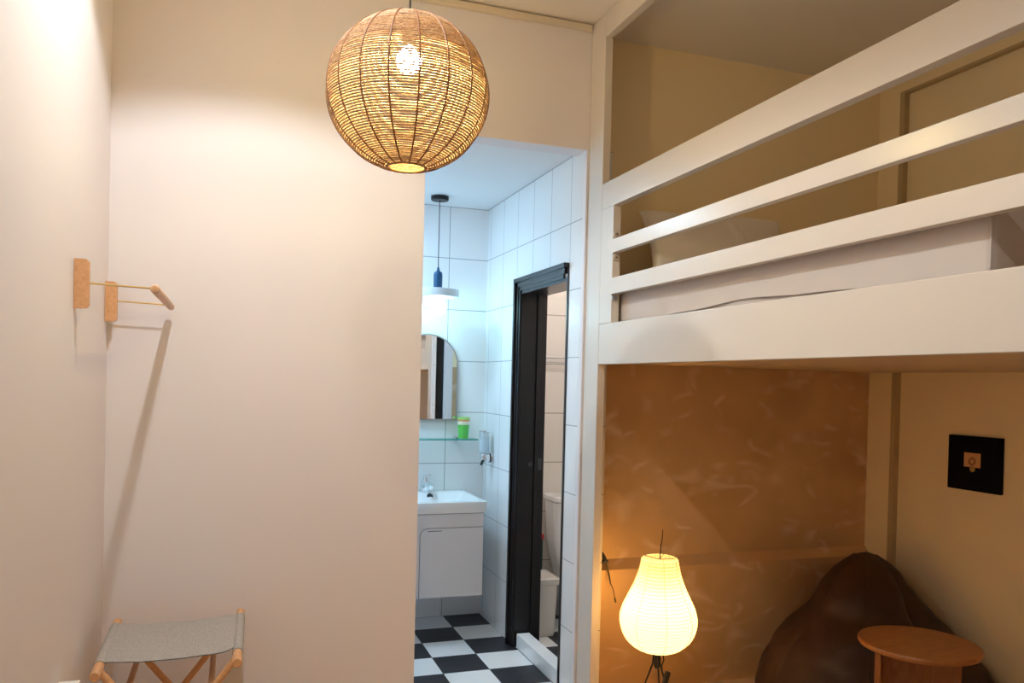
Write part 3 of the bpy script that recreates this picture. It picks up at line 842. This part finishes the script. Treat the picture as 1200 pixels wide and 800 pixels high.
bn = thing('trash_bin', 'pale grey plastic bin with rimmed lid beside the toilet', 'trash bin', (1.822, 4.63, 0))
obj('bin_body', MB().loft([rloop(1.822, 4.63, .070, .095, .001, .02), rloop(1.822, 4.63, .074, .10, .02, .02), rloop(1.822, 4.63, .084, .112, .330, .022)]), M['bin'], bn)
obj('bin_lid', MB().loft([rloop(1.822, 4.63, .090, .118, .318, .022), rloop(1.822, 4.63, .093, .121, .328, .022), rloop(1.822, 4.63, .093, .121, .354, .022), rloop(1.822, 4.63, .086, .114, .361, .02), rloop(1.822, 4.63, .078, .106, .352, .02)]), M['bin'], bn)
br = thing('toilet_brush', 'dark green toilet brush with red knob behind the bin', 'toilet brush', (1.972, 5.00, 0))
obj('holder', MB().lathe([(.045, .001), (.048, .01), (.040, .26), (.037, .26), (.037, .02)], (1.972, 5.00, 0), 24), M['darkgreen'], br)
obj('handle', MB().lathe([(.012, .10), (.012, .26), (.014, .30), (.014, .505)], (1.972, 5.00, 0), 16), M['darkgreen'], br)
obj('knob', MB().lathe([(.012, .50), (.021, .508), (.021, .530), (.012, .540)], (1.972, 5.00, 0), 18), M['red'], br, 'red knob')
tr_ = thing('towel_rail', 'thin steel towel rail on the toilet room wall', 'towel rail', (2.1, YB, 1.70))
obj('bar', MB().tube([(1.80, 5.05, 1.722), (2.45, 5.05, 1.722)], .006, 12), M['steel'], tr_)
obj('bar', MB().tube([(1.80, 5.07, 1.690), (2.45, 5.07, 1.690)], .005, 12), M['steel'], tr_)
for x in (1.81, 2.44):
    obj('bracket', MB().box(x-.006, x+.006, 5.04, YB-.0005, 1.683, 1.730, .002), M['steel'], tr_)
wl = thing('ceiling_lamp', 'round ceiling lamp of the toilet room, lit', 'ceiling lamp', (2.25, 4.3, ZB))
obj('base', MB().lathe([(.12, -.02), (.12, -.001)], (2.25, 4.3, ZB), 32), M['white'], wl)
obj('diffuser', MB().lathe([(.03, -.07), (.08, -.06), (.105, -.04), (.11, -.021)], (2.25, 4.3, ZB), 32), M['bulb_wc'], wl)

# ------------------------------------------------------------------ lights of the room: recessed ceiling spots, added bathroom fill
def downlight(x, y, e, c=(.80, .91, 1.0), size=132, blend=.26, r=.035):
    L = bpy.data.lights.new('ceiling_spot', 'SPOT'); L.energy = e; L.color = c
    L.spot_size = math.radians(size); L.spot_blend = blend; L.shadow_soft_size = r
    o = bpy.data.objects.new('ceiling_spot', L); o.location = (x, y, ZC-.012); col.objects.link(o)
downlight(0.045, 2.43, 64, (.92, .94, .94), r=.022)
downlight(0.045, 1.70, 14, (1, .99, .98))
downlight(0.045, 0.97, 30, (1, .99, .95), r=.09)
downlight(0.045, 0.10, 34, (1, .97, .88), r=.12)
B2 = bpy.data.lights.new('bathroom_fill', 'AREA'); B2.shape = 'DISK'; B2.size = .25; B2.energy = 18; B2.color = (.48, .76, 1.0)  # unseen fill light, added to even out the cool bathroom light
bo = bpy.data.objects.new('bathroom_fill', B2); bo.location = (.5, 4.62, ZB-.02); col.objects.link(bo)

w = bpy.data.worlds.new('world'); scene.world = w; w.use_nodes = True
bg = w.node_tree.nodes.get('Background') or w.node_tree.nodes.new('ShaderNodeBackground')
bg.inputs['Color'].default_value = (.02, .02, .02, 1); bg.inputs['Strength'].default_value = .1

# ------------------------------------------------------------------ camera
f_px, yaw, pitch, roll, cyp = 941.634, .33514955, .01283642, .02422836, 459.458
cyaw, syaw = math.cos(yaw), math.sin(yaw)
Rz = Matrix(((cyaw, -syaw, 0), (syaw, cyaw, 0), (0, 0, 1)))
B = Matrix(((1, 0, 0), (0, 0, -1), (0, 1, 0)))
cp, sp = math.cos(pitch), math.sin(pitch)
Rp = Matrix(((1, 0, 0), (0, cp, -sp), (0, sp, cp)))
cr, sr = math.cos(roll), math.sin(roll)
Rr = Matrix(((cr, -sr, 0), (sr, cr, 0), (0, 0, 1)))
R = Rr @ Rp @ B @ Rz
mat = Matrix((R[0], -R[1], -R[2])).transposed().to_4x4()
mat.translation = Vector((0, 0, 1.55))
cd = bpy.data.cameras.new('camera'); cam = bpy.data.objects.new('camera', cd); col.objects.link(cam)
cam.matrix_world = mat
cd.sensor_width = 36; cd.lens = f_px/1200*36; cd.shift_y = (cyp-400)/1200; cd.clip_start = .02
scene.camera = cam

scene.view_settings.view_transform = 'Standard'
scene.view_settings.look = 'None'
scene.view_settings.gamma = 1
scene.view_settings.use_curve_mapping = False
scene.view_settings.exposure = 0.10
scene.cycles.max_bounces = 14
scene.cycles.diffuse_bounces = 8
scene.cycles.sample_clamp_indirect = 8
scene.cycles.use_denoising = True
scene.cycles.caustics_reflective = False
scene.cycles.caustics_refractive = False
